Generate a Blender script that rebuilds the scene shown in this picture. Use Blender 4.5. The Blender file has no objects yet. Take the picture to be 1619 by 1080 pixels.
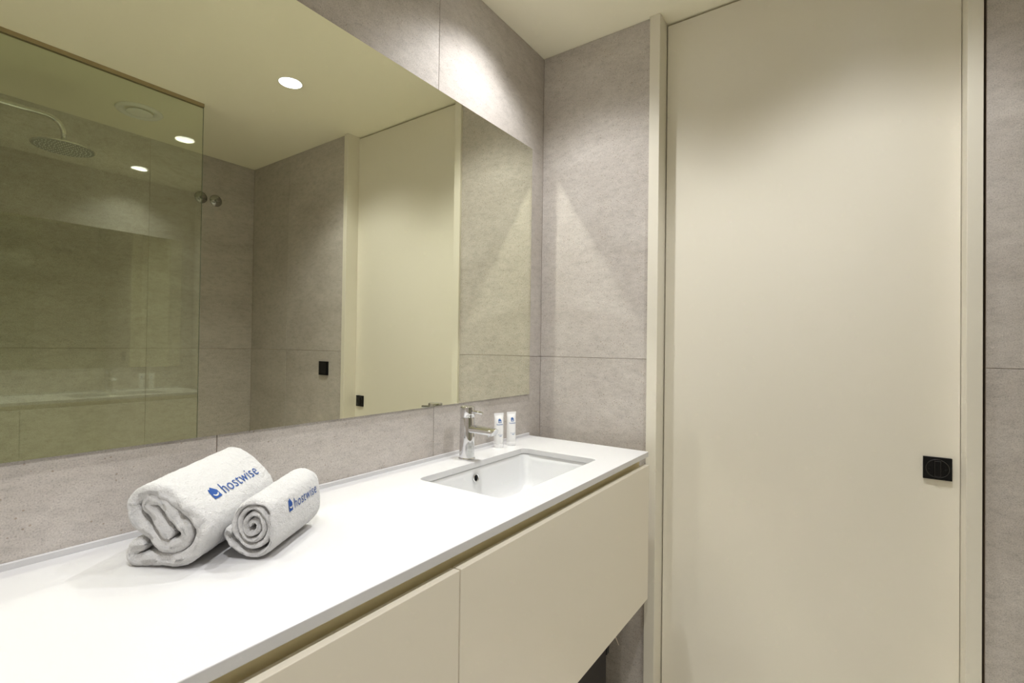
import bpy, bmesh, math, random
from mathutils import Vector, Matrix

S = bpy.context.scene
COL = S.collection
random.seed(7)

# ------------------------------------------------------------------ camera
cam_d = bpy.data.cameras.new('camera'); cam = bpy.data.objects.new('camera', cam_d); COL.objects.link(cam)
right = Vector((0.57382799, -0.81886498, 0.0134752)); up = Vector((-0.0164751, 0.00490842, 0.99985223)); fwd = Vector((0.81881012, 0.5739652, 0.0106743))
M = Matrix((right, up, -fwd)).transposed().to_4x4(); M.translation = Vector((-1.7074, -1.0530, 1.2087))
cam.matrix_world = M
cam_d.sensor_fit = 'HORIZONTAL'; cam_d.sensor_width = 36; cam_d.lens = 17.1194; cam_d.clip_start = 0.01
S.camera = cam
# ------------------------------------------------------------------ world, exposure
w = bpy.data.worlds.new('world'); S.world = w; w.use_nodes = True
w.node_tree.nodes['Background'].inputs[0].default_value = (1, 1, 1, 1)
w.node_tree.nodes['Background'].inputs[1].default_value = 0.0
S.view_settings.view_transform = 'Standard'; S.view_settings.look = 'None'; S.view_settings.gamma = 1.0
S.view_settings.use_curve_mapping = False
S.view_settings.exposure = 0.1
try:
    S.cycles.max_bounces = 14; S.cycles.diffuse_bounces = 7; S.cycles.glossy_bounces = 8
    S.cycles.transparent_max_bounces = 16
    S.cycles.caustics_reflective = True; S.cycles.blur_glossy = 0.0
    S.cycles.sample_clamp_indirect = 0.0
    S.cycles.use_guiding = True; S.cycles.use_surface_guiding = True; S.cycles.guiding_training_samples = 128; S.cycles.use_adaptive_sampling = False
    S.cycles.surface_guiding_probability = 0.85
    S.cycles.use_denoising = True
except Exception:
    pass
# ------------------------------------------------------------------ downlight positions (lamps themselves are built below)
H = 2.4
LAMP_W = 52.0
LAMP_COL = (0.985, 0.985, 1.0)
LAMPS = [(-0.453, -0.266, 1.0, 'round recessed ceiling downlight nearest the mirror and the door end'),
         (-0.486, -1.068, 1.05, 'round recessed ceiling downlight in front of the cream door, bare in the mirror'),
         (-1.700, -0.290, 0.5, 'round recessed ceiling downlight above the towels end of the worktop'),
         (-1.700, -1.068, 1.4, 'round recessed ceiling downlight above the middle of the entrance side')]

# ------------------------------------------------------------------ helpers
def link(o, parent=None):
    COL.objects.link(o)
    if parent is not None: o.parent = parent
    return o
def mesh_obj(name, bm, mat, parent=None, smooth=False, loc=None):
    bmesh.ops.recalc_face_normals(bm, faces=bm.faces[:])
    me = bpy.data.meshes.new(name); bm.to_mesh(me); bm.free()
    for m in (mat if isinstance(mat, (list, tuple)) else [mat]): me.materials.append(m)
    if smooth:
        for p in me.polygons: p.use_smooth = True
    o = bpy.data.objects.new(name, me)
    if loc is not None: o.location = loc
    return link(o, parent)
def empty(name, loc=(0, 0, 0)):
    o = bpy.data.objects.new(name, None); o.location = loc; o.empty_display_size = 0.05
    return link(o)
def tag(o, label=None, cat=None, group=None, kind=None):
    if label: o['label'] = label
    if cat: o['category'] = cat
    if group: o['group'] = group
    if kind: o['kind'] = kind
    return o
def add_box(bm, a, b, bevel=0.0, seg=2):
    a, b = Vector(a), Vector(b)
    t = bmesh.new(); bmesh.ops.create_cube(t, size=1)
    for v in t.verts: v.co = Vector(((a[i] + b[i]) / 2 + v.co[i] * (b[i] - a[i]) for i in range(3)))
    if bevel > 0:
        bmesh.ops.bevel(t, geom=t.edges[:], offset=bevel, segments=seg, affect='EDGES', profile=0.5)
    me = bpy.data.meshes.new('tmp'); t.to_mesh(me); t.free(); bm.from_mesh(me); bpy.data.meshes.remove(me)
def box(name, a, b, mat, parent=None, bevel=0.0, seg=2, center=True):
    a, b = Vector(a), Vector(b); c = (a + b) / 2 if center else Vector((0, 0, 0))
    bm = bmesh.new(); add_box(bm, a - c, b - c, bevel, seg)
    o = mesh_obj(name, bm, mat, None, loc=c)
    if parent is not None:
        o.parent = parent; o.location = c - parent.location
    return o
def add_lathe(bm, prof, seg=48, mtx=Matrix()):
    """prof: list of (r, z) revolved about z"""
    rings = []
    for r, z in prof:
        if r < 1e-6: rings.append([bm.verts.new(mtx @ Vector((0, 0, z)))])
        else: rings.append([bm.verts.new(mtx @ Vector((r * math.cos(2 * math.pi * k / seg), r * math.sin(2 * math.pi * k / seg), z))) for k in range(seg)])
    for A, B in zip(rings, rings[1:]):
        if len(A) == 1 and len(B) == 1: continue
        for k in range(seg):
            k2 = (k + 1) % seg
            if len(A) == 1: bm.faces.new((A[0], B[k], B[k2]))
            elif len(B) == 1: bm.faces.new((A[k], A[k2], B[0]))
            else: bm.faces.new((A[k], A[k2], B[k2], B[k]))
def add_tube(bm, pts, r, seg=16, cap=True):
    pts = [Vector(p) for p in pts]; n = len(pts); rings = []
    prev = None
    for i, p in enumerate(pts):
        t = (pts[min(i + 1, n - 1)] - pts[max(i - 1, 0)]).normalized()
        if prev is None:
            h = Vector((0, 0, 1)) if abs(t.z) < 0.9 else Vector((1, 0, 0))
            u = t.cross(h).normalized()
        else:
            u = (prev - t * prev.dot(t)).normalized()
        prev = u; v = t.cross(u); rr = r[i] if isinstance(r, (list, tuple)) else r
        rings.append([bm.verts.new(p + u * rr * math.cos(2 * math.pi * k / seg) + v * rr * math.sin(2 * math.pi * k / seg)) for k in range(seg)])
    for A, B in zip(rings, rings[1:]):
        for k in range(seg): bm.faces.new((A[k], A[(k + 1) % seg], B[(k + 1) % seg], B[k]))
    if cap: bm.faces.new(rings[0][::-1]); bm.faces.new(rings[-1])
def smooth_angle(o, deg=40):
    for p in o.data.polygons: p.use_smooth = True
    bm = bmesh.new(); bm.from_mesh(o.data)
    for e in bm.edges:
        if len(e.link_faces) == 2 and e.calc_face_angle() > math.radians(deg): e.smooth = False
    bm.to_mesh(o.data); bm.free()
    return o
def slab_with_holes(outer, holes, z0, z1, zoff=0.0):
    """closed slab between z0 and z1 whose outline and holes are lists of (x, y)"""
    bm = bmesh.new(); edges = []
    for loop in [outer] + holes:
        vs = [bm.verts.new((x, y, z1)) for x, y in loop]
        for i in range(len(vs)): edges.append(bm.edges.new((vs[i], vs[(i + 1) % len(vs)])))
    bmesh.ops.triangle_fill(bm, use_beauty=True, use_dissolve=False, edges=edges)
    top = bm.faces[:]
    ext = bmesh.ops.extrude_face_region(bm, geom=top, use_keep_orig=True)
    for v in [g for g in ext['geom'] if isinstance(g, bmesh.types.BMVert)]: v.co.z = z0
    return bm
def rrect(x0, x1, y0, y1, r, n=8):
    pts = []
    for cx, cy, a in ((x1 - r, y1 - r, 0), (x0 + r, y1 - r, 90), (x0 + r, y0 + r, 180), (x1 - r, y0 + r, 270)):
        for k in range(n + 1):
            t = math.radians(a + 90 * k / n); pts.append((cx + r * math.cos(t), cy + r * math.sin(t)))
    return pts
def circle(cx, cy, r, n=48): return [(cx + r * math.cos(2 * math.pi * k / n), cy + r * math.sin(2 * math.pi * k / n)) for k in range(n)]
def catmull(P, n=8, closed=False):
    out = []; P = [Vector(p) for p in P]; N = len(P)
    for i in range(N - 1):
        p0 = P[max(i - 1, 0)]; p1 = P[i]; p2 = P[i + 1]; p3 = P[min(i + 2, N - 1)]
        for k in range(n):
            t = k / n
            out.append(0.5 * ((2 * p1) + (p2 - p0) * t + (2 * p0 - 5 * p1 + 4 * p2 - p3) * t * t + (3 * p1 - p0 - 3 * p2 + p3) * t ** 3))
    out.append(P[-1]); return out

# ------------------------------------------------------------------ materials
def new_mat(name):
    m = bpy.data.materials.new(name); m.use_nodes = True
    nt = m.node_tree; b = nt.nodes['Principled BSDF']
    return m, nt, b
def simple(name, col, rough=0.5, metal=0.0, coat=0.0, spec=0.5, bump=None, var=0.0):
    m, nt, b = new_mat(name)
    b.inputs['Base Color'].default_value = (*col, 1); b.inputs['Roughness'].default_value = rough
    b.inputs['Metallic'].default_value = metal; b.inputs['Coat Weight'].default_value = coat; b.inputs['Coat Roughness'].default_value = 0.05
    b.inputs['Specular IOR Level'].default_value = spec
    tc = nt.nodes.new('ShaderNodeTexCoord')
    if bump:
        n = nt.nodes.new('ShaderNodeTexNoise'); n.inputs['Scale'].default_value = bump[0]; n.inputs['Detail'].default_value = 4
        nt.links.new(tc.outputs['Object'], n.inputs['Vector'])
        bp = nt.nodes.new('ShaderNodeBump'); bp.inputs['Strength'].default_value = bump[1]; bp.inputs['Distance'].default_value = bump[2]
        nt.links.new(n.outputs['Fac'], bp.inputs['Height']); nt.links.new(bp.outputs['Normal'], b.inputs['Normal'])
    if var:
        n = nt.nodes.new('ShaderNodeTexNoise'); n.inputs['Scale'].default_value = 6; n.inputs['Detail'].default_value = 3
        nt.links.new(tc.outputs['Object'], n.inputs['Vector'])
        mx = nt.nodes.new('ShaderNodeMix'); mx.data_type = 'RGBA'
        mx.inputs[6].default_value = (*[c * (1 - var) for c in col], 1); mx.inputs[7].default_value = (*[min(1, c * (1 + var)) for c in col], 1)
        nt.links.new(n.outputs['Fac'], mx.inputs[0]); nt.links.new(mx.outputs[2], b.inputs['Base Color'])
    return m
def tile_material():
    m, nt, b = new_mat('stone_tile'); L = nt.links; N = nt.nodes.new
    tc = N('ShaderNodeTexCoord'); oi = N('ShaderNodeObjectInfo')
    sc = N('ShaderNodeVectorMath'); sc.operation = 'SCALE'; sc.inputs[0].default_value = (37.0, 71.0, 53.0); L.new(oi.outputs['Random'], sc.inputs['Scale'])
    ad = N('ShaderNodeVectorMath'); ad.operation = 'ADD'; L.new(tc.outputs['Object'], ad.inputs[0]); L.new(sc.outputs[0], ad.inputs[1])
    V = ad.outputs[0]
    mp = N('ShaderNodeMapping'); mp.inputs['Scale'].default_value = (1, 1, 2.2); L.new(V, mp.inputs['Vector'])
    def noise(s, d, r, vec=V, dist=0.0):
        n = N('ShaderNodeTexNoise'); n.inputs['Scale'].default_value = s; n.inputs['Detail'].default_value = d; n.inputs['Roughness'].default_value = r
        n.inputs['Distortion'].default_value = dist; L.new(vec, n.inputs['Vector']); return n.outputs['Fac']
    def ramp(src, stops):
        r = N('ShaderNodeValToRGB'); cr = r.color_ramp
        while len(cr.elements) > 1: cr.elements.remove(cr.elements[-1])
        cr.elements[0].position = stops[0][0]; cr.elements[0].color = (*stops[0][1], 1)
        for p, c in stops[1:]:
            e = cr.elements.new(p); e.color = (*c, 1)
        L.new(src, r.inputs['Fac']); return r.outputs['Color']
    def mul(a, bb, f=1.0):
        x = N('ShaderNodeMix'); x.data_type = 'RGBA'; x.blend_type = 'MULTIPLY'; x.inputs[0].default_value = f; L.new(a, x.inputs[6]); L.new(bb, x.inputs[7]); return x.outputs[2]
    g = lambda v: (v, v, v)
    base = ramp(noise(3.0, 6, 0.6, mp.outputs[0], 0.6), [(0.30, (0.452, 0.413, 0.378)), (0.70, (0.548, 0.512, 0.478))])
    mid = ramp(noise(26, 5, 0.7, mp.outputs[0], 0.3), [(0.28, g(0.84)), (0.5, g(1.0)), (0.72, g(1.09))])
    fine = ramp(noise(400, 2, 0.7), [(0.29, g(0.70)), (0.46, g(1.0)), (0.72, g(1.14))])
    # dark pits and pale flecks
    vo = N('ShaderNodeTexVoronoi'); vo.inputs['Scale'].default_value = 120; L.new(V, vo.inputs['Vector'])
    sep = N('ShaderNodeSeparateColor'); L.new(vo.outputs['Color'], sep.inputs[0])
    sz = N('ShaderNodeMath'); sz.operation = 'GREATER_THAN'; sz.inputs[1].default_value = 0.86; L.new(sep.outputs[0], sz.inputs[0])
    dd = N('ShaderNodeMath'); dd.operation = 'LESS_THAN'; dd.inputs[1].default_value = 0.20; L.new(vo.outputs['Distance'], dd.inputs[0])
    pit = N('ShaderNodeMath'); pit.operation = 'MULTIPLY'; L.new(sz.outputs[0], pit.inputs[0]); L.new(dd.outputs[0], pit.inputs[1])
    pr = ramp(pit.outputs[0], [(0.0, g(1.0)), (1.0, (0.72, 0.66, 0.60))])
    fl = ramp(noise(75, 2, 0.5, V, 2.5), [(0.66, g(1.0)), (0.74, g(1.16))])
    c = mul(mul(mul(base, mid), fine, 1.0), pr, 1.0); c = mul(c, fl)
    L.new(c, b.inputs['Base Color']); b.inputs['Roughness'].default_value = 0.62; b.inputs['Specular IOR Level'].default_value = 0.3
    bp = N('ShaderNodeBump'); bp.inputs['Strength'].default_value = 0.35; bp.inputs['Distance'].default_value = 0.0012
    hs = N('ShaderNodeMath'); hs.operation = 'ADD'; L.new(noise(220, 3, 0.7), hs.inputs[0]); L.new(noise(40, 4, 0.6, mp.outputs[0]), hs.inputs[1])
    L.new(hs.outputs[0], bp.inputs['Height']); L.new(bp.outputs['Normal'], b.inputs['Normal'])
    return m
TILE = tile_material()
GROUT = simple('grout', (0.34, 0.27, 0.21), 0.9, bump=(400, 0.3, 0.0005))
FLOOR_T = simple('pale_floor_tile', (0.78, 0.745, 0.65), 0.5, bump=(80, 0.1, 0.0004), var=0.05)
CEIL = simple('cream_ceiling_paint', (0.88, 0.84, 0.675), 0.75, spec=0.2, bump=(300, 0.05, 0.0003))
CREAM = simple('cream_lacquer', (0.745, 0.71, 0.61), 0.32, spec=0.35, bump=(500, 0.02, 0.0002))
CREAM2 = simple('cream_lacquer_front', (0.76, 0.71, 0.60), 0.36, spec=0.35, bump=(500, 0.02, 0.0002))
CREAM_BOUNCE = simple('cream_channel_bounce', (0.88, 0.79, 0.50), 0.4, spec=0.4)  # same cream; bounced light in the channel put into a lighter, golder colour
WHITE = simple('white_solid_surface', (0.63, 0.628, 0.635), 0.22, spec=0.5, bump=(60, 0.01, 0.0002))
CERAMIC = simple('white_ceramic', (0.66, 0.665, 0.67), 0.08, spec=0.5, coat=0.3)
CHROME = simple('chrome', (0.72, 0.72, 0.73), 0.05, 1.0)
CHROME_D = simple('satin_chrome', (0.60, 0.60, 0.60), 0.25, 1.0)
SPRAY = simple('spray_dark_reflection', (0.20, 0.20, 0.19), 0.35, 0.6)  # reflection of dark surroundings painted into the head's underside
BLACK = simple('black_plastic', (0.004, 0.004, 0.004), 0.45, spec=0.2)
LOCK_GLINT = simple('lock_edge_glint', (0.10, 0.10, 0.10), 0.25, 1.0)  # paler metal paints highlights onto the black lock
KNOB = simple('chrome_dark_reflection', (0.42, 0.42, 0.40), 0.08, 1.0)  # chrome darkened in its colour to imitate dark reflections
BLACK_G = simple('black_gloss', (0.003, 0.003, 0.003), 0.2, spec=0.3)
DARKBOX = simple('charcoal_board', (0.030, 0.026, 0.026), 0.7, spec=0.25, bump=(300, 0.1, 0.0005))
GAP = simple('dark_gap', (0.02, 0.017, 0.012), 0.9)
PLASTIC = simple('white_plastic', (0.85, 0.85, 0.85), 0.3, spec=0.5, coat=0.2)
PLASTIC_M = simple('matt_white_plastic', (0.84, 0.84, 0.82), 0.5)
BRONZE = simple('champagne_aluminium', (0.42, 0.34, 0.21), 0.4, 0.7)
TAG = simple('pale_tag', (0.85, 0.74, 0.62), 0.6)
INK = simple('blue_thread', (0.026, 0.080, 0.29), 0.75, spec=0.2, bump=(1500, 0.6, 0.0004))
INK_DK = simple('blue_print', (0.07, 0.16, 0.40), 0.5)
GREY_INK = simple('pale_grey_print', (0.45, 0.50, 0.62), 0.5)
def towel_material():
    m, nt, b = new_mat('white_terry'); L = nt.links; N = nt.nodes.new
    b.inputs['Base Color'].default_value = (0.74, 0.735, 0.735, 1); b.inputs['Roughness'].default_value = 0.95; b.inputs['Specular IOR Level'].default_value = 0.1
    b.inputs['Sheen Weight'].default_value = 0.25; b.inputs['Sheen Roughness'].default_value = 0.6
    tc = N('ShaderNodeTexCoord')
    n1 = N('ShaderNodeTexNoise'); n1.inputs['Scale'].default_value = 420; n1.inputs['Detail'].default_value = 3; n1.inputs['Roughness'].default_value = 0.75
    n2 = N('ShaderNodeTexNoise'); n2.inputs['Scale'].default_value = 90; n2.inputs['Detail'].default_value = 3
    for n in (n1, n2): L.new(tc.outputs['Object'], n.inputs['Vector'])
    ad = N('ShaderNodeMath'); ad.operation = 'MULTIPLY_ADD'; ad.inputs[1].default_value = 1.6; L.new(n2.outputs['Fac'], ad.inputs[0]); L.new(n1.outputs['Fac'], ad.inputs[2])
    bp = N('ShaderNodeBump'); bp.inputs['Strength'].default_value = 0.9; bp.inputs['Distance'].default_value = 0.0038
    L.new(ad.outputs[0], bp.inputs['Height']); L.new(bp.outputs['Normal'], b.inputs['Normal'])
    return m
TERRY = towel_material()
def mirror_material():
    m = bpy.data.materials.new('mirror_silver'); m.use_nodes = True; nt = m.node_tree; nt.nodes.clear()
    o = nt.nodes.new('ShaderNodeOutputMaterial'); g = nt.nodes.new('ShaderNodeBsdfGlossy')
    g.inputs['Color'].default_value = (0.875, 0.885, 0.75, 1); g.inputs['Roughness'].default_value = 0.0
    nt.links.new(g.outputs[0], o.inputs[0]); return m
MIRROR = mirror_material()
MIRROR_EDGE = simple('mirror_glass_edge', (0.10, 0.12, 0.09), 0.2)
def glass_material():
    """thin architectural glass: straight-through tinted transmission plus a fresnel reflection"""
    m = bpy.data.materials.new('shower_glass'); m.use_nodes = True; nt = m.node_tree; nt.nodes.clear(); N = nt.nodes.new; L = nt.links
    o = N('ShaderNodeOutputMaterial'); t = N('ShaderNodeBsdfTransparent'); t.inputs['Color'].default_value = (0.925, 0.945, 0.885, 1)
    g = N('ShaderNodeBsdfGlossy'); g.inputs['Roughness'].default_value = 0.0; g.inputs['Color'].default_value = (0.95, 1.0, 0.93, 1)
    lw = N('ShaderNodeLayerWeight'); lw.inputs['Blend'].default_value = 0.5
    pw = N('ShaderNodeMath'); pw.operation = 'POWER'; pw.inputs[1].default_value = 5; L.new(lw.outputs['Facing'], pw.inputs[0])
    ma = N('ShaderNodeMath'); ma.operation = 'MULTIPLY_ADD'; ma.inputs[1].default_value = 0.94; ma.inputs[2].default_value = 0.082; L.new(pw.outputs[0], ma.inputs[0])
    mx = N('ShaderNodeMixShader'); L.new(ma.outputs[0], mx.inputs[0]); L.new(t.outputs[0], mx.inputs[1]); L.new(g.outputs[0], mx.inputs[2]); L.new(mx.outputs[0], o.inputs[0])
    return m
GLASS = glass_material()
GLASS_EDGE = simple('glass_edge_green', (0.10, 0.13, 0.09), 0.2)
def emission(name, col, s):
    m = bpy.data.materials.new(name); m.use_nodes = True; nt = m.node_tree; nt.nodes.clear()
    o = nt.nodes.new('ShaderNodeOutputMaterial'); e = nt.nodes.new('ShaderNodeEmission'); e.inputs[0].default_value = (*col, 1); e.inputs[1].default_value = s
    nt.links.new(e.outputs[0], o.inputs[0]); return m
LED = emission('led_lens', LAMP_COL, 14.0)
REFL = simple('lamp_reflector_white', (0.9, 0.9, 0.9), 0.4)

# ------------------------------------------------------------------ room shell
XR, XL = 0.0, -2.06            # door end wall, wall behind the camera
YW = -2.333                    # shower side wall
F0 = -0.07                     # floor level
JZ, TW, T, J = 1.1703, 0.6201, 0.008, 0.0008
DY0, DY1 = -0.4872, -1.2912    # door opening (inner faces of the casings)
tile_cache = {}
def tile(parent, a, b, mat=None):
    """one rectangular tile; alike sizes share their mesh"""
    a, b = Vector(a), Vector(b); c = (a + b) / 2; d = tuple(round(x, 4) for x in (b - a)) + (mat is None,)
    if d not in tile_cache:
        bm = bmesh.new(); add_box(bm, -(b - a) / 2, (b - a) / 2, 0.0006, 1); bmesh.ops.recalc_face_normals(bm, faces=bm.faces[:])
        me = bpy.data.meshes.new('tile'); bm.to_mesh(me); bm.free(); me.materials.append(mat or TILE); tile_cache[d] = me
    o = bpy.data.objects.new('tile', tile_cache[d]); o.location = c - parent.location; link(o, parent); return o
ROWS = [(F0, JZ), (JZ, H)]
def spans(stops): return list(zip(stops, stops[1:]))
# mirror wall (left in the picture): face at y = 0
wl = tag(box('wall_left', (XL - 0.1, 0.0025, F0 - 0.02), (0.15, 0.12, H + 0.02), GROUT), kind='structure')
for x1, x0 in spans([0.0, -0.618, -1.2401, -1.8602, XL]):
    for z0, z1 in ROWS: tile(wl, (x0 + J, 0.0, z0 + J), (x1 - J if x1 < 0 else 0.0, T, z1 - J))
# opposite wall, inside the shower
wr = tag(box('wall_right', (XL - 0.1, YW - 0.12, F0 - 0.02), (0.15, YW - 0.0025, H + 0.02), GROUT), kind='structure')
for x1, x0 in spans([0.0, -0.6052, -1.2252, -1.50]):
    for z0, z1 in ROWS: tile(wr, (x0 + J, YW - T, z0 + J), (x1 - J if x1 < 0 else 0.0, YW, z1 - J))
# end wall with the door: tiled left and right of the opening, face at x = 0
wb = tag(box('wall_back', (0.0025, -0.4506, F0 - 0.02), (0.14, 0.0, H + 0.02), GROUT), kind='structure')
for z0, z1 in ROWS: tile(wb, (0.0, -0.4500, z0 + J), (T, -J * 0.6, z1 - J))
wb2 = tag(box('wall_back_shower', (0.0025, YW, F0 - 0.02), (0.14, -1.3289, H + 0.02), GROUT), kind='structure')
wb2.name = 'wall_back.001'
for y1, y0 in spans([-1.3289, -1.902, YW]):
    for z0, z1 in ROWS: tile(wb2, (0.0, y0 + J, z0 + J), (T, y1 - J, z1 - J))
# wall behind the camera and the partition that closes the shower
wf = tag(box('wall_front', (XL - 0.1, YW, F0 - 0.02), (XL - 0.0025, 0.0, H + 0.02), GROUT), kind='structure')
for y1, y0 in spans([0.0, -0.62, -1.24, -1.62]):
    for z0, z1 in ROWS: tile(wf, (XL - T, y0 + J, z0 + J), (XL, y1 - J, z1 - J))
wp = tag(box('wall_partition', (XL, YW, F0), (-1.5025, -1.6125, H), GROUT), kind='structure')
for z0, z1 in ROWS:
    tile(wp, (-1.5 - T, YW + J, z0 + J), (-1.5, -1.6125, z1 - J)); tile(wp, (XL + J, -1.6125 - T + 0.0025, z0 + J), (-1.5, -1.610, z1 - J))
fl = tag(box('floor', (XL - 0.1, YW - 0.12, F0 - 0.06), (0.2, 0.12, F0 - 0.0025), GROUT), kind='structure')
for x1, x0 in spans([0.0, -0.62, -1.24, -1.86, XL]):
    for y1, y0 in spans([0.0, -0.62, -1.24, -1.86, YW]): tile(fl, (x0 + J, y0 + J, F0 - T), (x1 - J, y1 - J, F0), FLOOR_T)
HOLE_R = 0.048
bm = slab_with_holes([(XL - 0.1, YW - 0.12), (0.2, YW - 0.12), (0.2, 0.12), (XL - 0.1, 0.12)], [circle(x, y, HOLE_R) for x, y, *_ in LAMPS], H, H + 0.012)
tag(mesh_obj('ceiling', bm, CEIL), kind='structure')
tag(box('wall_behind_door', (0.135, DY1 - 0.05, F0 - 0.02), (0.16, DY0 + 0.05, H + 0.02), GAP), kind='structure').name = 'wall_back.002'

# ------------------------------------------------------------------ door and casings
tag(box('trim_1', (-0.0118, DY0, F0), (0.134, -0.4502, H - 0.0005), CREAM, bevel=0.0012), kind='structure')
tag(box('trim_2', (-0.0118, -1.3222, F0), (0.134, DY1, H - 0.0005), CREAM, bevel=0.0012), kind='structure')
door = tag(box('door_1', (0.065, DY1 + 0.0010, F0 + 0.006), (0.105, DY0 - 0.0035, H - 0.009), CREAM, bevel=0.0008), 'tall cream flush door with black square thumb-turn plate, right of the vanity', kind='structure')
hc = Vector((0.065, -1.2435, 0.8905)); hw = 0.0305
hp = box('lock_plate', (hc.x - 0.0065, hc.y - hw, hc.z - hw), (hc.x, hc.y + hw, hc.z + hw), BLACK, door, 0.001); hp['label'] = 'black square lock plate'
RX = Matrix.Rotation(math.radians(-90), 4, 'Y')       # +z -> -x
bm = bmesh.new()
add_lathe(bm, [(0.0252, 0.0), (0.0252, 0.0009), (0.0245, 0.0012), (0.0236, 0.0009), (0.0236, 0.0)], 48, RX)
ring = mesh_obj('lock_ring', bm, LOCK_GLINT, hp, True, Vector((hc.x - 0.0065, hc.y, hc.z)) - door.location - hp.location)
bm = bmesh.new(); add_lathe(bm, [(0.0232, -0.0005), (0.0232, 0.0004), (0.0215, 0.0006), (0, 0.0006)], 48, RX)
for s in (-1, 1): add_lathe(bm, [(0.0035, 0.0004), (0.0035, 0.0012), (0.0028, 0.0016), (0, 0.0016)], 16, Matrix.Translation((0, s * 0.0172, 0)) @ RX)
smooth_angle(mesh_obj('rosette', bm, BLACK_G, hp, False, Vector((hc.x - 0.0065, hc.y, hc.z)) - door.location - hp.location))
tb = bmesh.new(); add_box(tb, (-0.0050, -0.0078, -0.0225), (0, 0.0078, 0.0225), 0.0010, 2)
for f in tb.faces:
    if abs(f.calc_center_median().y) > 0.0070 or f.calc_area() < 3e-5: f.material_index = 1  # edge faces get the painted highlight
for v in tb.verts:                                     # bar narrows towards its face and towards its ends
    if v.co.x < -0.003: v.co.y *= 0.9; v.co.z *= 0.93
mesh_obj('thumb_turn', tb, [BLACK_G, LOCK_GLINT], hp, False, Vector((hc.x - 0.0068, hc.y, hc.z)) - door.location - hp.location)

# ------------------------------------------------------------------ downlights
for i, (lx, ly, k, lab) in enumerate(LAMPS):
    r = empty('downlight', (lx, ly, H)); tag(r, lab, 'ceiling light', 'recessed ceiling downlights')
    bm = bmesh.new(); add_lathe(bm, [(HOLE_R, 0.0002), (HOLE_R, 0.05), (HOLE_R + 0.003, 0.05), (HOLE_R + 0.003, 0.0125)], 48)
    mesh_obj('reflector', bm, REFL, r, True)
    bm = bmesh.new(); add_lathe(bm, [(HOLE_R + 0.0045, 0.0), (HOLE_R + 0.0045, -0.0012), (HOLE_R + 0.0005, -0.0016), (HOLE_R - 0.0012, 0.0), (HOLE_R - 0.0012, 0.004)], 48)
    mesh_obj('trim_ring', bm, PLASTIC_M, r, True)
    bm = bmesh.new(); add_lathe(bm, [(0, 0.044), (HOLE_R - 0.002, 0.044), (HOLE_R - 0.002, 0.05), (0, 0.05)], 40)
    mesh_obj('lens', bm, LED, r)
    ld = bpy.data.lights.new('lamp', 'SPOT'); ld.energy = LAMP_W * k; ld.color = LAMP_COL; ld.spot_size = math.radians(124); ld.spot_blend = 1.0; ld.shadow_soft_size = 0.018
    lo = bpy.data.objects.new('lamp', ld); lo.location = (0, 0, 0.040); link(lo, r)
# extract valve
v = empty('ceiling_vent', (-0.773, -1.9775, H)); tag(v, 'round white ceiling extract valve with a domed centre disc above the shower', 'vent')
bm = bmesh.new(); add_lathe(bm, [(0.098, 0), (0.1, -0.004), (0.094, -0.011), (0.082, -0.014), (0.068, -0.008), (0.062, 0.0)], 64)
mesh_obj('flange', bm, PLASTIC_M, v, True)
bm = bmesh.new(); add_lathe(bm, [(0, -0.020), (0.03, -0.0195), (0.052, -0.016), (0.056, -0.012), (0.052, -0.008), (0.01, -0.004), (0.01, 0.0), (0, 0)], 48)
mesh_obj('centre_disc', bm, PLASTIC_M, v, True)

# ------------------------------------------------------------------ vanity cabinets
XE = -0.0866; YF = -0.4899; XG = -1.0523
def cabinet(x0, x1, lab, endgap):
    r = empty('vanity_cabinet', ((x0 + x1) / 2, -0.24, 0.3654)); tag(r, lab, 'cabinet', 'wall hung vanity units')
    box('body', (x0, -0.4695, 0.3694), (x1 - endgap, -0.001, 0.695), CREAM2, r)
    box('finger_channel', (x0, -0.4580, 0.6955), (x1 - endgap, -0.4440, 0.8418), CREAM_BOUNCE, r)
    box('back_rail', (x0, -0.09, 0.6955), (x1 - endgap, -0.001, 0.8418), CREAM2, r)
    for y in (0,): box('end_panel', (x1 - endgap - 0.016, -0.4435, 0.6955), (x1 - endgap, -0.0905, 0.8418), CREAM2, r)
    box('drawer_front', (x0 + (0.0017 if x0 > -2 else 0), YF, 0.3654), (x1 - (0.0017 if x1 < -0.5 else 0), -0.4700, 0.8154), CREAM2, r, 0.0012)
    return r
cabinet(XG, XE, 'cream wall-hung vanity unit under the basin, flat drawer front', 0.006)
cabinet(-2.0170, XG, 'cream wall-hung vanity unit under the towels, left of the drawer gap', 0.0)
# ------------------------------------------------------------------ worktop
ZT, ZB = 0.86, 0.8421; YC = -0.4872
SX0, SX1, SY0, SY1 = -0.801, -0.299, -0.399, -0.121
bm = slab_with_holes([(-2.0175, YC), (XE, YC), (XE, -0.0005), (-2.0175, -0.0005)], [rrect(SX0, SX1, SY0, SY1, 0.022)], ZB, ZT)
wt = mesh_obj('worktop', bm, WHITE); tag(wt, 'long glossy white worktop along the mirror wall with a basin cut-out', 'worktop')
bv = wt.modifiers.new('bevel', 'BEVEL'); bv.width = 0.0016; bv.segments = 3; bv.limit_method = 'ANGLE'; bv.angle_limit = math.radians(60)
box('upstand', (-2.0175, -0.0075, ZT - 0.0005), (XE, -0.0005, ZT + 0.0103), WHITE, wt, 0.001)['label'] = 'low white upstand strip along the wall'
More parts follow.
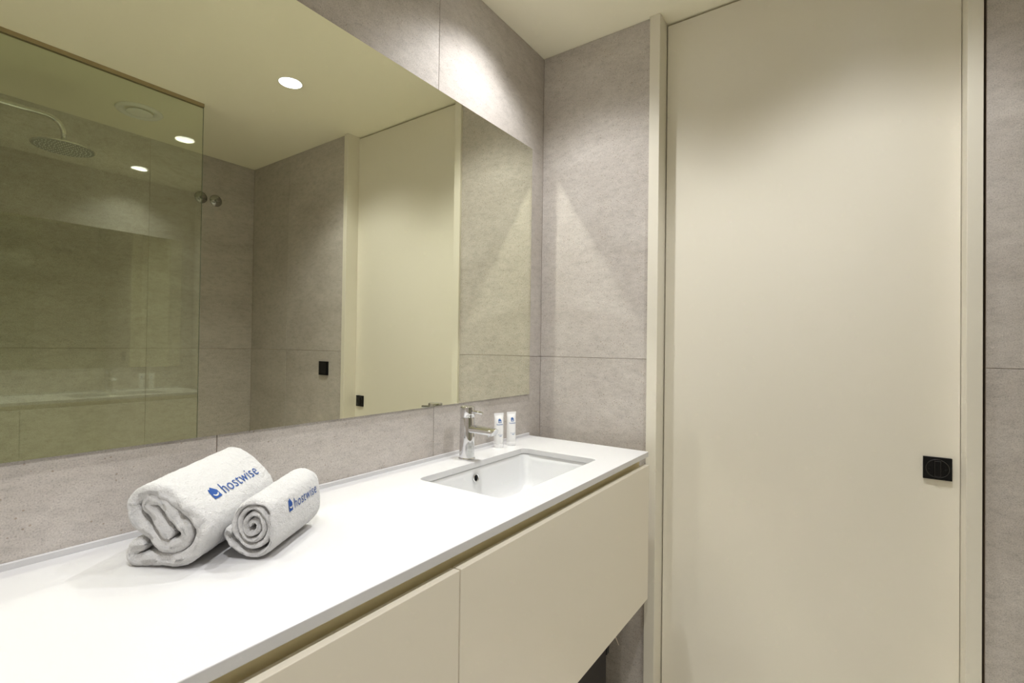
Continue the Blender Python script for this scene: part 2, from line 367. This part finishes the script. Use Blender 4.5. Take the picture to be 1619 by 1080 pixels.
# undermount basin: lofted rounded rectangles, inner and outer shell
def basin():
    bm = bmesh.new(); cx, cy = (SX0 + SX1) / 2, (SY0 + SY1) / 2; hx, hy = (SX1 - SX0) / 2, (SY1 - SY0) / 2
    def ring(dx, dy, r, z):
        return [bm.verts.new((cx + x, cy + y, z)) for x, y in rrect(-hx - dx, hx + dx, -hy - dy, hy + dy, r)]
    prof = [(0.020, 0.040, ZB - 0.0006), (0.006, 0.030, ZB - 0.0006), (0.003, 0.030, ZB - 0.003), (-0.002, 0.032, ZB - 0.02), (-0.010, 0.036, ZB - 0.075), (-0.016, 0.042, ZB - 0.098),
            (-0.026, 0.048, ZB - 0.112), (-0.042, 0.055, ZB - 0.120), (-0.07, 0.05, ZB - 0.1235), (-0.10, 0.03, ZB - 0.125)]
    outer = [(-0.10, 0.03, ZB - 0.137), (-0.04, 0.05, ZB - 0.135), (-0.008, 0.05, ZB - 0.11), (0.006, 0.045, ZB - 0.02), (0.020, 0.040, ZB - 0.012)]
    R = [ring(d, d, r, z) for d, r, z in prof + outer]
    n = len(R[0])
    for A, B in zip(R, R[1:] + R[:1]):
        if A is R[len(prof) - 1]: continue
        for k in range(n): bm.faces.new((A[k], A[(k + 1) % n], B[(k + 1) % n], B[k]))
    # floor disc with the drain hole filled, top and underside
    for A in (R[len(prof) - 1], R[len(prof)]): bm.faces.new(A)
    return bm
bs = smooth_angle(mesh_obj('wash_basin', basin(), CERAMIC), 35); tag(bs, 'white rectangular undermount basin sunk in the worktop below the tap', 'sink')
RY = Matrix.Rotation(math.radians(90), 4, 'X')        # +z -> -y
bm = bmesh.new(); TR = Matrix.Translation((-0.566, -0.1272, 0.8135)) @ Matrix.Rotation(math.radians(-5), 4, 'X') @ RY
add_lathe(bm, [(0.0135, -0.002), (0.0135, 0.0022), (0.0122, 0.0034), (0.0105, 0.0030), (0.0090, 0.0012), (0.0086, -0.002)], 40, TR)
ov = mesh_obj('overflow_ring', bm, CHROME, bs, True); ov['label'] = 'chrome overflow ring'
bm = bmesh.new(); add_lathe(bm, [(0.0088, 0.0004), (0, 0.0004)], 24, TR); add_box(bm, (-0.5675, -0.1302, 0.806), (-0.5645, -0.1282, 0.8215), 0)
mesh_obj('overflow_hole', bm, BLACK, ov)
bm = bmesh.new(); add_lathe(bm, [(0.032, 0.0), (0.031, 0.003), (0.024, 0.005), (0, 0.006)], 40, Matrix.Translation((-0.55, -0.26, ZB - 0.125)))
mesh_obj('drain_cover', bm, CHROME, bs, True)

# ------------------------------------------------------------------ tap
fx, fy = -0.5455, -0.0735
fr = empty('mixer_tap', (fx, fy, ZT)); tag(fr, 'chrome single-lever mixer tap standing behind the basin', 'tap')
bm = bmesh.new(); add_lathe(bm, [(0, 0.0), (0.0262, 0.0), (0.0265, 0.0025), (0.0255, 0.005), (0.0238, 0.006)], 64); mesh_obj('base_ring', bm, CHROME, fr, True)
bm = bmesh.new(); add_lathe(bm, [(0.0236, 0.006), (0.0232, 0.05), (0.0230, 0.124), (0.0222, 0.1265), (0.0205, 0.127), (0.0205, 0.129)], 64)
smooth_angle(mesh_obj('tap_body', bm, CHROME, fr))
bm = bmesh.new(); add_lathe(bm, [(0.0205, 0.1285), (0.0222, 0.1295), (0.0230, 0.131), (0.0230, 0.159), (0.0222, 0.1615), (0.0195, 0.163), (0, 0.164)], 64)
cap = smooth_angle(mesh_obj('handle_cap', bm, CHROME, fr), 50)
bm = bmesh.new(); add_tube(bm, [(0, -0.018, 0.148), (0, -0.0215, 0.1475), (0, -0.0585, 0.1455), (0, -0.0600, 0.1454)], [0.0052, 0.0046, 0.0046, 0.0036], 20); smooth_angle(mesh_obj('lever', bm, CHROME, cap))
# spout: barrel top, flat underside, slanted end
def spout():
    bm = bmesh.new(); rings = []
    for i, (y, zc, s) in enumerate([(-0.012, 0.092, 1.0), (-0.05, 0.0915, 1.0), (-0.09, 0.0905, 0.99), (-0.108, 0.0900, 0.985), (-0.114, 0.0898, 0.97), (-0.1155, 0.0898, 0.93)]):
        vs = []
        for k in range(28):
            t = 2 * math.pi * k / 28; x = 0.0155 * s * math.cos(t); z = 0.0145 * s * math.sin(t)
            if z < -0.0075: z = -0.0075 - 0.06 * (z + 0.0075)
            slant = (z - 0.0145) * 0.55 * max(0, min(1, (-y - 0.09) / 0.024))     # underside ends earlier than the top
            vs.append(bm.verts.new((x, y - slant, zc + z)))
        rings.append(vs)
    for A, B in zip(rings, rings[1:]):
        for k in range(28): bm.faces.new((A[k], A[(k + 1) % 28], B[(k + 1) % 28], B[k]))
    bm.faces.new(rings[0]); bm.faces.new(rings[-1]); return bm
sp = smooth_angle(mesh_obj('spout', spout(), CHROME, fr), 38)
bm = bmesh.new(); add_lathe(bm, [(0, -0.004), (0.0085, -0.004), (0.0092, -0.002), (0.0092, 0.004), (0, 0.004)], 32, Matrix.Translation((0, -0.0905, 0.0820)) @ Matrix.Rotation(math.radians(-12), 4, 'X')); smooth_angle(mesh_obj('aerator', bm, CHROME_D, sp))

# ------------------------------------------------------------------ lettering helpers
def text_mesh(body, size, spacing=1.0, bold=0.0):
    cu = bpy.data.curves.new('txt', 'FONT'); cu.body = body; cu.size = size; cu.space_character = spacing; cu.offset = bold; cu.resolution_u = 3
    o = bpy.data.objects.new('txt', cu); COL.objects.link(o)
    dg = bpy.context.evaluated_depsgraph_get(); me = bpy.data.meshes.new_from_object(o.evaluated_get(dg))
    bm = bmesh.new(); bm.from_mesh(me); bpy.data.objects.remove(o); bpy.data.curves.remove(cu); bpy.data.meshes.remove(me)
    return bm
def house_bm(wd, ht):
    """little house with a chamfered gable; the smile is laid on top as its own piece"""
    bm = bmesh.new(); P = [(-0.5, 0), (0.5, 0), (0.5, 0.60), (0.30, 0.78), (0.06, 1.0), (-0.02, 1.0), (-0.24, 0.82), (-0.24, 0.90), (-0.38, 0.90), (-0.38, 0.70), (-0.5, 0.60)]
    vs = [bm.verts.new((x * wd, y * ht, 0)) for x, y in P]; f = bm.faces.new(vs); bmesh.ops.triangulate(bm, faces=[f]); return bm
def smile_bm(wd, ht, th, cy=0.50, span=62):
    bm = bmesh.new(); A = []
    for k in range(13):
        t = math.radians(-90 - span + 2 * span * k / 12); r = wd * 0.36; q = th * (0.45 + 0.55 * math.cos(math.radians(-span + 2 * span * k / 12)))
        A.append([bm.verts.new((rr * math.cos(t), cy * ht + rr * math.sin(t), 0)) for rr in (r - q / 2, r + q / 2)])
    for a, b in zip(A, A[1:]): bm.faces.new((a[0], a[1], b[1], b[0]))
    return bm
def bounds_x(bm): xs = [v.co.x for v in bm.verts]; return min(xs), max(xs)

# ------------------------------------------------------------------ towels
from mathutils import noise as mnoise
class Roll:
    """a sheet wound along a centre line (a = picture right of the roll's axis, z up), thickened and run along the axis"""
    def __init__(self, path, thick, org, ang, length, near, far, amp, seed, rings=96, lipfar=True):
        self.p = catmull([(a, z, 0) for a, z in path], 10); self.th = thick; self.org = Vector(org); self.ang = ang; self.L = length
        self.near, self.far, self.amp, self.seed = near, far, amp, seed
        self.ax = Vector((math.cos(ang), math.sin(ang), 0)); self.rt = Vector((math.sin(ang), -math.cos(ang), 0))
        self.n = len(self.p); self.nrm = []
        for i in range(self.n):
            t = (self.p[min(i + 1, self.n - 1)] - self.p[max(i - 1, 0)]).normalized(); self.nrm.append(Vector((-t.y, t.x, 0)))
        self.rings = rings
        self.arc = [0.0]
        for a, b in zip(self.p, self.p[1:]): self.arc.append(self.arc[-1] + (b - a).length)
    def half(self, i):
        th = self.th(i / (self.n - 1)) if callable(self.th) else self.th
        e = min(1, self.arc[i] / (th * 0.5), (self.arc[-1] - self.arc[i]) / (th * 0.5)); return th * 0.5 * math.sqrt(max(0, 1 - (1 - e) ** 2))
    def place(self, a, z, s):
        f = s / self.L; na, nz, ns = self.near; fa, fz, fs = self.far
        A = a * (na + (fa - na) * f) + ns + (fs - ns) * f; Z = z * (nz + (fz - nz) * f)
        return self.org + self.rt * A + self.ax * s + Vector((0, 0, max(Z, 0.0008)))
    def point(self, i, side, s, k=1.0, lift=0.0):
        q = self.p[i] + self.nrm[i] * side * (self.half(i) * k + lift); return self.place(q.x, q.y, s)
    def build(self, name):
        bm = bmesh.new(); R = []; m = self.n
        ss = [(0.0, 0.0), (0.0006, 0.35), (0.002, 0.62), (0.0045, 0.86), (0.008, 0.97)]
        N = self.rings
        ss = ss + [(0.008 + (self.L - 0.016) * k / N, 1.0) for k in range(1, N)] + [(self.L - s, k) for s, k in reversed(ss)]
        for s, k in ss:
            row = []
            edge = max(0, 1 - s / 0.03)
            for side, idx in ((1, range(m)), (-1, range(m - 1, -1, -1))):
                for i in idx:
                    jit = mnoise.noise(Vector((self.arc[i] * 30, side * 3.1, self.seed))) * 0.006 * edge + mnoise.noise(Vector((self.arc[i] * 95, 1.7, self.seed))) * 0.002 * edge
                    q = self.point(i, side, min(max(s + jit * 1.0, -0.006), self.L), k)
                    d = mnoise.noise(q * 55 + Vector((self.seed, 0, 0))) * self.amp + mnoise.noise(q * 170) * self.amp * 0.45 + mnoise.noise(q * 330) * 0.00055 + mnoise.noise(q * 640) * 0.00035
                    q = q + self.rt * (self.nrm[i].x * side * d) + Vector((0, 0, self.nrm[i].y * side * d))
                    q.z = max(q.z, 0.8605); row.append(bm.verts.new(q - self.org))
            R.append(row)
        n = 2 * m
        for A, B in zip(R, R[1:]):
            for k in range(n): bm.faces.new((A[k], A[(k + 1) % n], B[(k + 1) % n], B[k]))
        for A in (R[0], R[-1]):
            for i in range(m - 1): bm.faces.new((A[i], A[i + 1], A[n - 2 - i], A[n - 1 - i]))
        o = mesh_obj(name, bm, TERRY, None, True, self.org); self.obj = o; return o
    def surf(self, u, s, side, lift):
        """point on the outer face at arc length u, s along the axis"""
        for i in range(self.n - 1):
            if self.arc[i + 1] >= u: break
        f = (u - self.arc[i]) / max(1e-9, self.arc[i + 1] - self.arc[i])
        P = self.point(i, side, s, 1.0, lift).lerp(self.point(i + 1, side, s, 1.0, lift), f); return P
    def wrap(self, bm, name, mat, s0, u0, udir, side, lift, parent):
        for it in range(2):
            long_e = [e for e in bm.edges if e.calc_length() > 0.004]
            if long_e: bmesh.ops.subdivide_edges(bm, edges=long_e, cuts=1)
        bmesh.ops.triangulate(bm, faces=bm.faces[:])
        for v in bm.verts: v.co = self.surf(u0 + udir * v.co.y, s0 + v.co.x, side, lift) - self.org
        return mesh_obj(name, bm, mat, parent)
BIG_PATH = [(0.032, 0.0463), (0.0161, 0.0642), (-0.0009, 0.0821), (-0.0126, 0.0947), (-0.0056, 0.1045), (0.011, 0.1053), (0.0258, 0.0938), (0.0427, 0.075), (0.0573, 0.0618), (0.0566, 0.0468), (0.0436, 0.0358),
            (0.023, 0.0345), (0.0, 0.0454), (-0.0234, 0.0639), (-0.0364, 0.0821), (-0.041, 0.097), (-0.0287, 0.109), (0.0004, 0.1179), (0.0316, 0.1082), (0.0607, 0.0909), (0.0815, 0.0734), (0.0869, 0.0551),
            (0.0763, 0.0322), (0.0542, 0.0160), (0.0234, 0.0130), (-0.0035, 0.0115), (-0.0285, 0.0095), (-0.0391, 0.0170), (-0.0331, 0.0300), (-0.0144, 0.0345)]
big = Roll(BIG_PATH, 0.0226, (-1.4074, -0.1707, 0.8602), 0.4971, 0.2186, (0.930, 1.0, 0.0), (0.870, 1.115, -0.0215), 0.0010, 3.0)
tb_ = big.build('rolled_towel'); tag(tb_, 'large rolled white terry towel with blue lettering, behind the smaller one', 'towel', 'rolled white towels')
SP = []
for k in range(0, 46):
    t = k / 45; th = math.radians(200 - 360 * 3.45 * t); wv = 1 + 0.07 * math.sin(2.3 * th + 1.0) * (1 - t)           # clockwise from the core outwards
    r = 0.003 + 0.0315 * t ** 0.9
    SP.append((0.0015 + r * wv * math.cos(th), 0.0545 + r * wv * math.sin(th) * 1.13))
SMALL_PATH = SP + [(0.0338, 0.0440), (0.0300, 0.0230), (0.0128, 0.0085), (-0.0118, 0.0100), (-0.0318, 0.0225), (-0.0420, 0.0370), (-0.0385, 0.0470), (-0.0320, 0.0425)]
sml = Roll(SMALL_PATH, lambda t: 0.0089 + 0.0012 * max(0, (t - 0.8) / 0.2), (-1.3026, -0.2628, 0.8602), 0.5637, 0.1652, (1.0, 1.0, 0.0), (1.04, 1.13, 0.001), 0.0006, 9.0)
ts_ = sml.build('rolled_towel'); tag(ts_, 'small tightly rolled white face towel with blue lettering, in front of the larger one', 'towel', 'rolled white towels')
def towel_print(roll, parent, u, s_logo, lw, lh, s_text, tw, th):
    h = roll.wrap(house_bm(lw, lh), 'house_logo', INK, s_logo + lw / 2, u, -1, 1, 0.0011, parent); h['label'] = 'blue embroidered house emblem with a smile'
    roll.wrap(smile_bm(lw, lh, lh * 0.13, 0.50), 'smile', TERRY, s_logo + lw / 2, u, -1, 1, 0.0017, h)
    t = text_mesh('hostwise', 1.0, 1.08, -0.004); x0, x1 = bounds_x(t); top = max(v.co.y for v in t.verts)
    for v in t.verts: v.co.x = (v.co.x - x0) / (x1 - x0) * tw; v.co.y = v.co.y / top * th
    o = roll.wrap(t, 'lettering', INK, s_text, u, -1, 1, 0.0011, parent); o['label'] = 'blue embroidered lettering'
towel_print(big, tb_, 0.4365, 0.0482, 0.0190, 0.0228, 0.0772, 0.1080, 0.0215)
towel_print(sml, ts_, 0.4735, 0.0465, 0.0120, 0.0190, 0.0655, 0.0800, 0.0155)

# ------------------------------------------------------------------ amenity tubes
def amenity_tube(x, y, yaw, lab):
    r = empty('toiletry_tube', (x, y, ZT)); r.rotation_euler = (0, 0, yaw); tag(r, lab, 'tube', 'white toiletry tubes beside the tap')
    bm = bmesh.new(); rings = []; hgt = 0.118
    prof = [(0.0152, 0.0152, 0.0135), (0.0160, 0.0160, 0.015), (0.0161, 0.0160, 0.03), (0.0165, 0.0145, 0.055), (0.0170, 0.0110, 0.08), (0.0176, 0.0060, 0.10), (0.0180, 0.0022, 0.1085), (0.0182, 0.0009, 0.1105), (0.0184, 0.0008, hgt), (0.0184, 0.0003, hgt + 0.0002)]
    for a, b, z in prof: rings.append([bm.verts.new((a * math.cos(2 * math.pi * k / 40), b * math.sin(2 * math.pi * k / 40), z)) for k in range(40)])
    for A, B in zip(rings, rings[1:]):
        for k in range(40): bm.faces.new((A[k], A[(k + 1) % 40], B[(k + 1) % 40], B[k]))
    bm.faces.new(rings[0]); bm.faces.new(rings[-1]); smooth_angle(mesh_obj('tube_body', bm, PLASTIC, r), 50)
    bm = bmesh.new(); add_lathe(bm, [(0, 0.0), (0.0150, 0.0), (0.0157, 0.001), (0.0157, 0.0125), (0.0150, 0.0133), (0, 0.0133)], 40); smooth_angle(mesh_obj('cap', bm, PLASTIC, r), 50)
    def front(u, z):                                    # point on the label side (local -y), u = distance from the middle
        for (a0, b0, z0), (a1, b1, z1) in zip(prof, prof[1:]):
            if z1 >= z: break
        f = (z - z0) / (z1 - z0); a, b = a0 + (a1 - a0) * f, b0 + (b1 - b0) * f
        c = max(-0.98, min(0.98, u / a)); return Vector((u, -b * math.sqrt(1 - c * c) - 0.0003, z))
    def lay(bm, name, mat, z0, par=r, lift=0.0):
        e = [e for e in bm.edges if e.calc_length() > 0.002]
        if e: bmesh.ops.subdivide_edges(bm, edges=e, cuts=2)
        bmesh.ops.triangulate(bm, faces=bm.faces[:])
        for v in bm.verts: v.co = front(v.co.x, z0 + v.co.y) + Vector((0, -lift, 0))
        return mesh_obj(name, bm, mat, par)
    h = lay(house_bm(0.0118, 0.0150), 'house_logo', INK_DK, 0.0850); h['label'] = 'blue house emblem with a smile'; lay(smile_bm(0.0118, 0.0150, 0.0022, 0.50), 'smile', PLASTIC, 0.0850, h, 0.0003)
    def centred(t):
        x0, x1 = bounds_x(t)
        for v in t.verts: v.co.x -= (x0 + x1) / 2
        return t
    lay(centred(text_mesh('hostwise', 0.0068, 1.0, 0.00012)), 'lettering', INK_DK, 0.0775)['label'] = 'blue printed lettering'
    sp_ = bmesh.new()                                    # a line of print too small to read
    for k, (x0_, wd_) in enumerate(((-0.0100, 0.0040), (-0.0052, 0.0016), (-0.0028, 0.0012), (-0.0008, 0.0034), (0.0034, 0.0024), (0.0066, 0.0030))):
        q = [sp_.verts.new(c) for c in ((x0_, 0, 0), (x0_ + wd_, 0, 0), (x0_ + wd_, 0.0016, 0), (x0_, 0.0016, 0))]; sp_.faces.new(q)
    lay(sp_, 'small_print', GREY_INK, 0.0442)
    lay(smile_bm(0.0150, 0.01, 0.0018, 0.55, 50), 'smile', INK_DK, 0.0400)
amenity_tube(-0.346, -0.0475, math.radians(-26), 'white toiletry tube with blue house emblem, closer to the chrome tap')
amenity_tube(-0.290, -0.0610, math.radians(-26), 'white toiletry tube with blue house emblem, farther from the chrome tap')

# ------------------------------------------------------------------ mirror
bm = bmesh.new(); add_box(bm, (-2.05, -0.0048, 1.0229), (-0.0876, -0.0003, 1.9957))
for f in bm.faces: f.material_index = 1
bm.faces.ensure_lookup_table()
for f in bm.faces:
    if f.calc_center_median().y < -0.0047: f.material_index = 0
tag(mesh_obj('wall_mirror', bm, [MIRROR, MIRROR_EDGE]), 'large frameless mirror on the tiled wall above the worktop', 'mirror')

# ------------------------------------------------------------------ shower screen and fittings
YG = -1.6251
ss_ = empty('shower_screen', (-1.06, YG, F0)); tag(ss_, 'clear greenish frameless glass shower screen with a slim ceiling rail, seen in the mirror', 'shower screen')
bm = bmesh.new(); add_box(bm, (-1.4995, YG - 0.004, F0 + 0.001), (-0.617, YG + 0.004, H - 0.006))
for f in bm.faces: f.material_index = 0 if abs(f.normal.y) > 0.5 else 1
g = mesh_obj('glass_pane', bm, [GLASS, GLASS_EDGE], None); g.parent = ss_; g.location = -ss_.location
box('ceiling_rail', (-1.4995, YG - 0.010, H - 0.0175), (-0.617, YG - 0.0042, H - 0.0003), BRONZE, ss_, 0.0006)
box('ceiling_rail', (-1.4995, YG + 0.0042, H - 0.0175), (-0.617, YG + 0.010, H - 0.0003), BRONZE, ss_, 0.0006)
hx, hy, hz = -1.075, -1.925, 2.092
sh = empty('rain_shower', (hx, hy, hz)); tag(sh, 'round chrome rain shower head on a curved wall arm behind the glass', 'shower')
arc = [(-0.4245, 0, 0.128)] + [(-0.4 + 0.36 * k / 8, 0, 0.128 + 0.002 * math.sin(k)) for k in range(0, 8)]
arc = [(-0.4245, 0, 0.130), (-0.30, 0, 0.130), (-0.16, 0, 0.130), (-0.07, 0, 0.130)] + [(-0.065 + 0.065 * math.sin(math.radians(t)), 0, 0.065 + 0.065 * math.cos(math.radians(t))) for t in range(8, 91, 8)] + [(0, 0, 0.034)]
bm = bmesh.new(); add_tube(bm, arc, 0.0105, 20); mesh_obj('arm', bm, CHROME, sh, True)
bm = bmesh.new(); add_lathe(bm, [(0.0, 0.034), (0.0125, 0.034), (0.0125, 0.018), (0.0115, 0.016), (0.007, 0.014), (0.007, 0.006)], 32); smooth_angle(mesh_obj('collar', bm, CHROME, sh))
bm = bmesh.new(); add_lathe(bm, [(0, 0.009), (0.02, 0.0085), (0.108, 0.004), (0.112, 0.002), (0.112, -0.001), (0.109, -0.0025), (0, -0.0025)], 64); hd = smooth_angle(mesh_obj('head', bm, CHROME, sh))
bm = bmesh.new()
for n_, rr in ((6, 0.016), (12, 0.032), (18, 0.048), (24, 0.064), (30, 0.08), (36, 0.096)):
    for k in range(n_):
        t = 2 * math.pi * (k + 0.3 * n_ / 6) / n_; add_lathe(bm, [(0.0022, -0.0028), (0.0018, -0.0052), (0, -0.0056)], 7, Matrix.Translation((rr * math.cos(t), rr * math.sin(t), 0)))
sb = bmesh.new(); add_lathe(sb, [(0.1085, -0.0024), (0.108, -0.0032), (0, -0.0032)], 64); mesh_obj('spray_plate', sb, SPRAY, hd)
nz = mesh_obj('nozzles', bm, PLASTIC_M, hd); nz['kind'] = 'stuff'
bm = bmesh.new(); add_lathe(bm, [(0.0, 0.0), (0.03, 0.0), (0.03, 0.004), (0.026, 0.007), (0, 0.007)], 32, Matrix.Translation((-0.4248, 0, 0.130)) @ Matrix.Rotation(math.radians(90), 4, 'Y')); smooth_angle(mesh_obj('wall_flange', bm, CHROME, sh))
for x, lab in ((-0.333, 'round domed chrome knob on the shower wall, crossed by the glass edge'), (-0.245, 'round domed chrome knob on the shower wall, nearer the corner')):
    r = empty('wall_hook', (x, YW, 2.1245)); tag(r, lab, 'wall hook', 'chrome knobs on the shower wall')
    RP = Matrix.Rotation(math.radians(-90), 4, 'X')    # +z -> +y
    bm = bmesh.new(); add_lathe(bm, [(0.037, 0.0), (0.037, 0.003), (0.034, 0.006), (0.022, 0.012), (0.014, 0.014), (0.0, 0.014)], 48, RP); mesh_obj('rosette', bm, KNOB, r, True)
    bm = bmesh.new(); add_lathe(bm, [(0.008, 0.013), (0.008, 0.024), (0.0105, 0.026), (0.0105, 0.034), (0.009, 0.036), (0, 0.036)], 32, RP); smooth_angle(mesh_obj('knob', bm, KNOB, r))
sw = empty('switch_plate', (0, -1.494, 1.068)); tag(sw, 'small black square switch on the tiled wall right of the door, seen in the mirror', 'switch')
bm = bmesh.new(); add_box(bm, (-0.010, -0.042, -0.040), (-0.0002, 0.042, 0.040), 0.0015); mesh_obj('plate', bm, BLACK, sw)
bm = bmesh.new(); add_box(bm, (-0.0125, -0.034, -0.033), (-0.0095, 0.034, 0.033), 0.001); mesh_obj('rocker', bm, BLACK_G, sw)

# ------------------------------------------------------------------ dark storage bin under the vanity
bn = empty('storage_bin', (-0.36, -0.25, F0)); tag(bn, 'charcoal storage bin on the floor under the vanity, beside the end wall', 'bin')
bm = bmesh.new(); add_box(bm, (-0.16, -0.143, 0.0005), (0.16, 0.14, 0.355), 0.004); mesh_obj('bin_body', bm, DARKBOX, bn)
bm = bmesh.new(); add_box(bm, (-0.165, -0.147, 0.3555), (0.165, 0.144, 0.375), 0.004); mesh_obj('lid', bm, DARKBOX, bn)
bm = bmesh.new()
V8 = [(0.1605, -0.1430, 0.267), (0.1605, -0.1430, 0.354), (0.1605, -0.115, 0.267), (0.1605, -0.115, 0.354), (0.1790, -0.1430, 0.267), (0.1880, -0.1430, 0.354), (0.1790, -0.115, 0.267), (0.1880, -0.115, 0.354)]
vs = [bm.verts.new(c) for c in V8]
for q in ((0, 1, 3, 2), (4, 6, 7, 5), (0, 4, 5, 1), (2, 3, 7, 6), (0, 2, 6, 4), (1, 5, 7, 3)): bm.faces.new([vs[i] for i in q])
mesh_obj('side_handle', bm, BLACK, bn)
bm = bmesh.new(); add_tube(bm, [(0.186, -0.150, 0.355), (0.190, -0.158, 0.325), (0.197, -0.170, 0.292)], [0.0016, 0.0016, 0.0009], 8); mesh_obj('pale_cord', bm, TAG, bn)
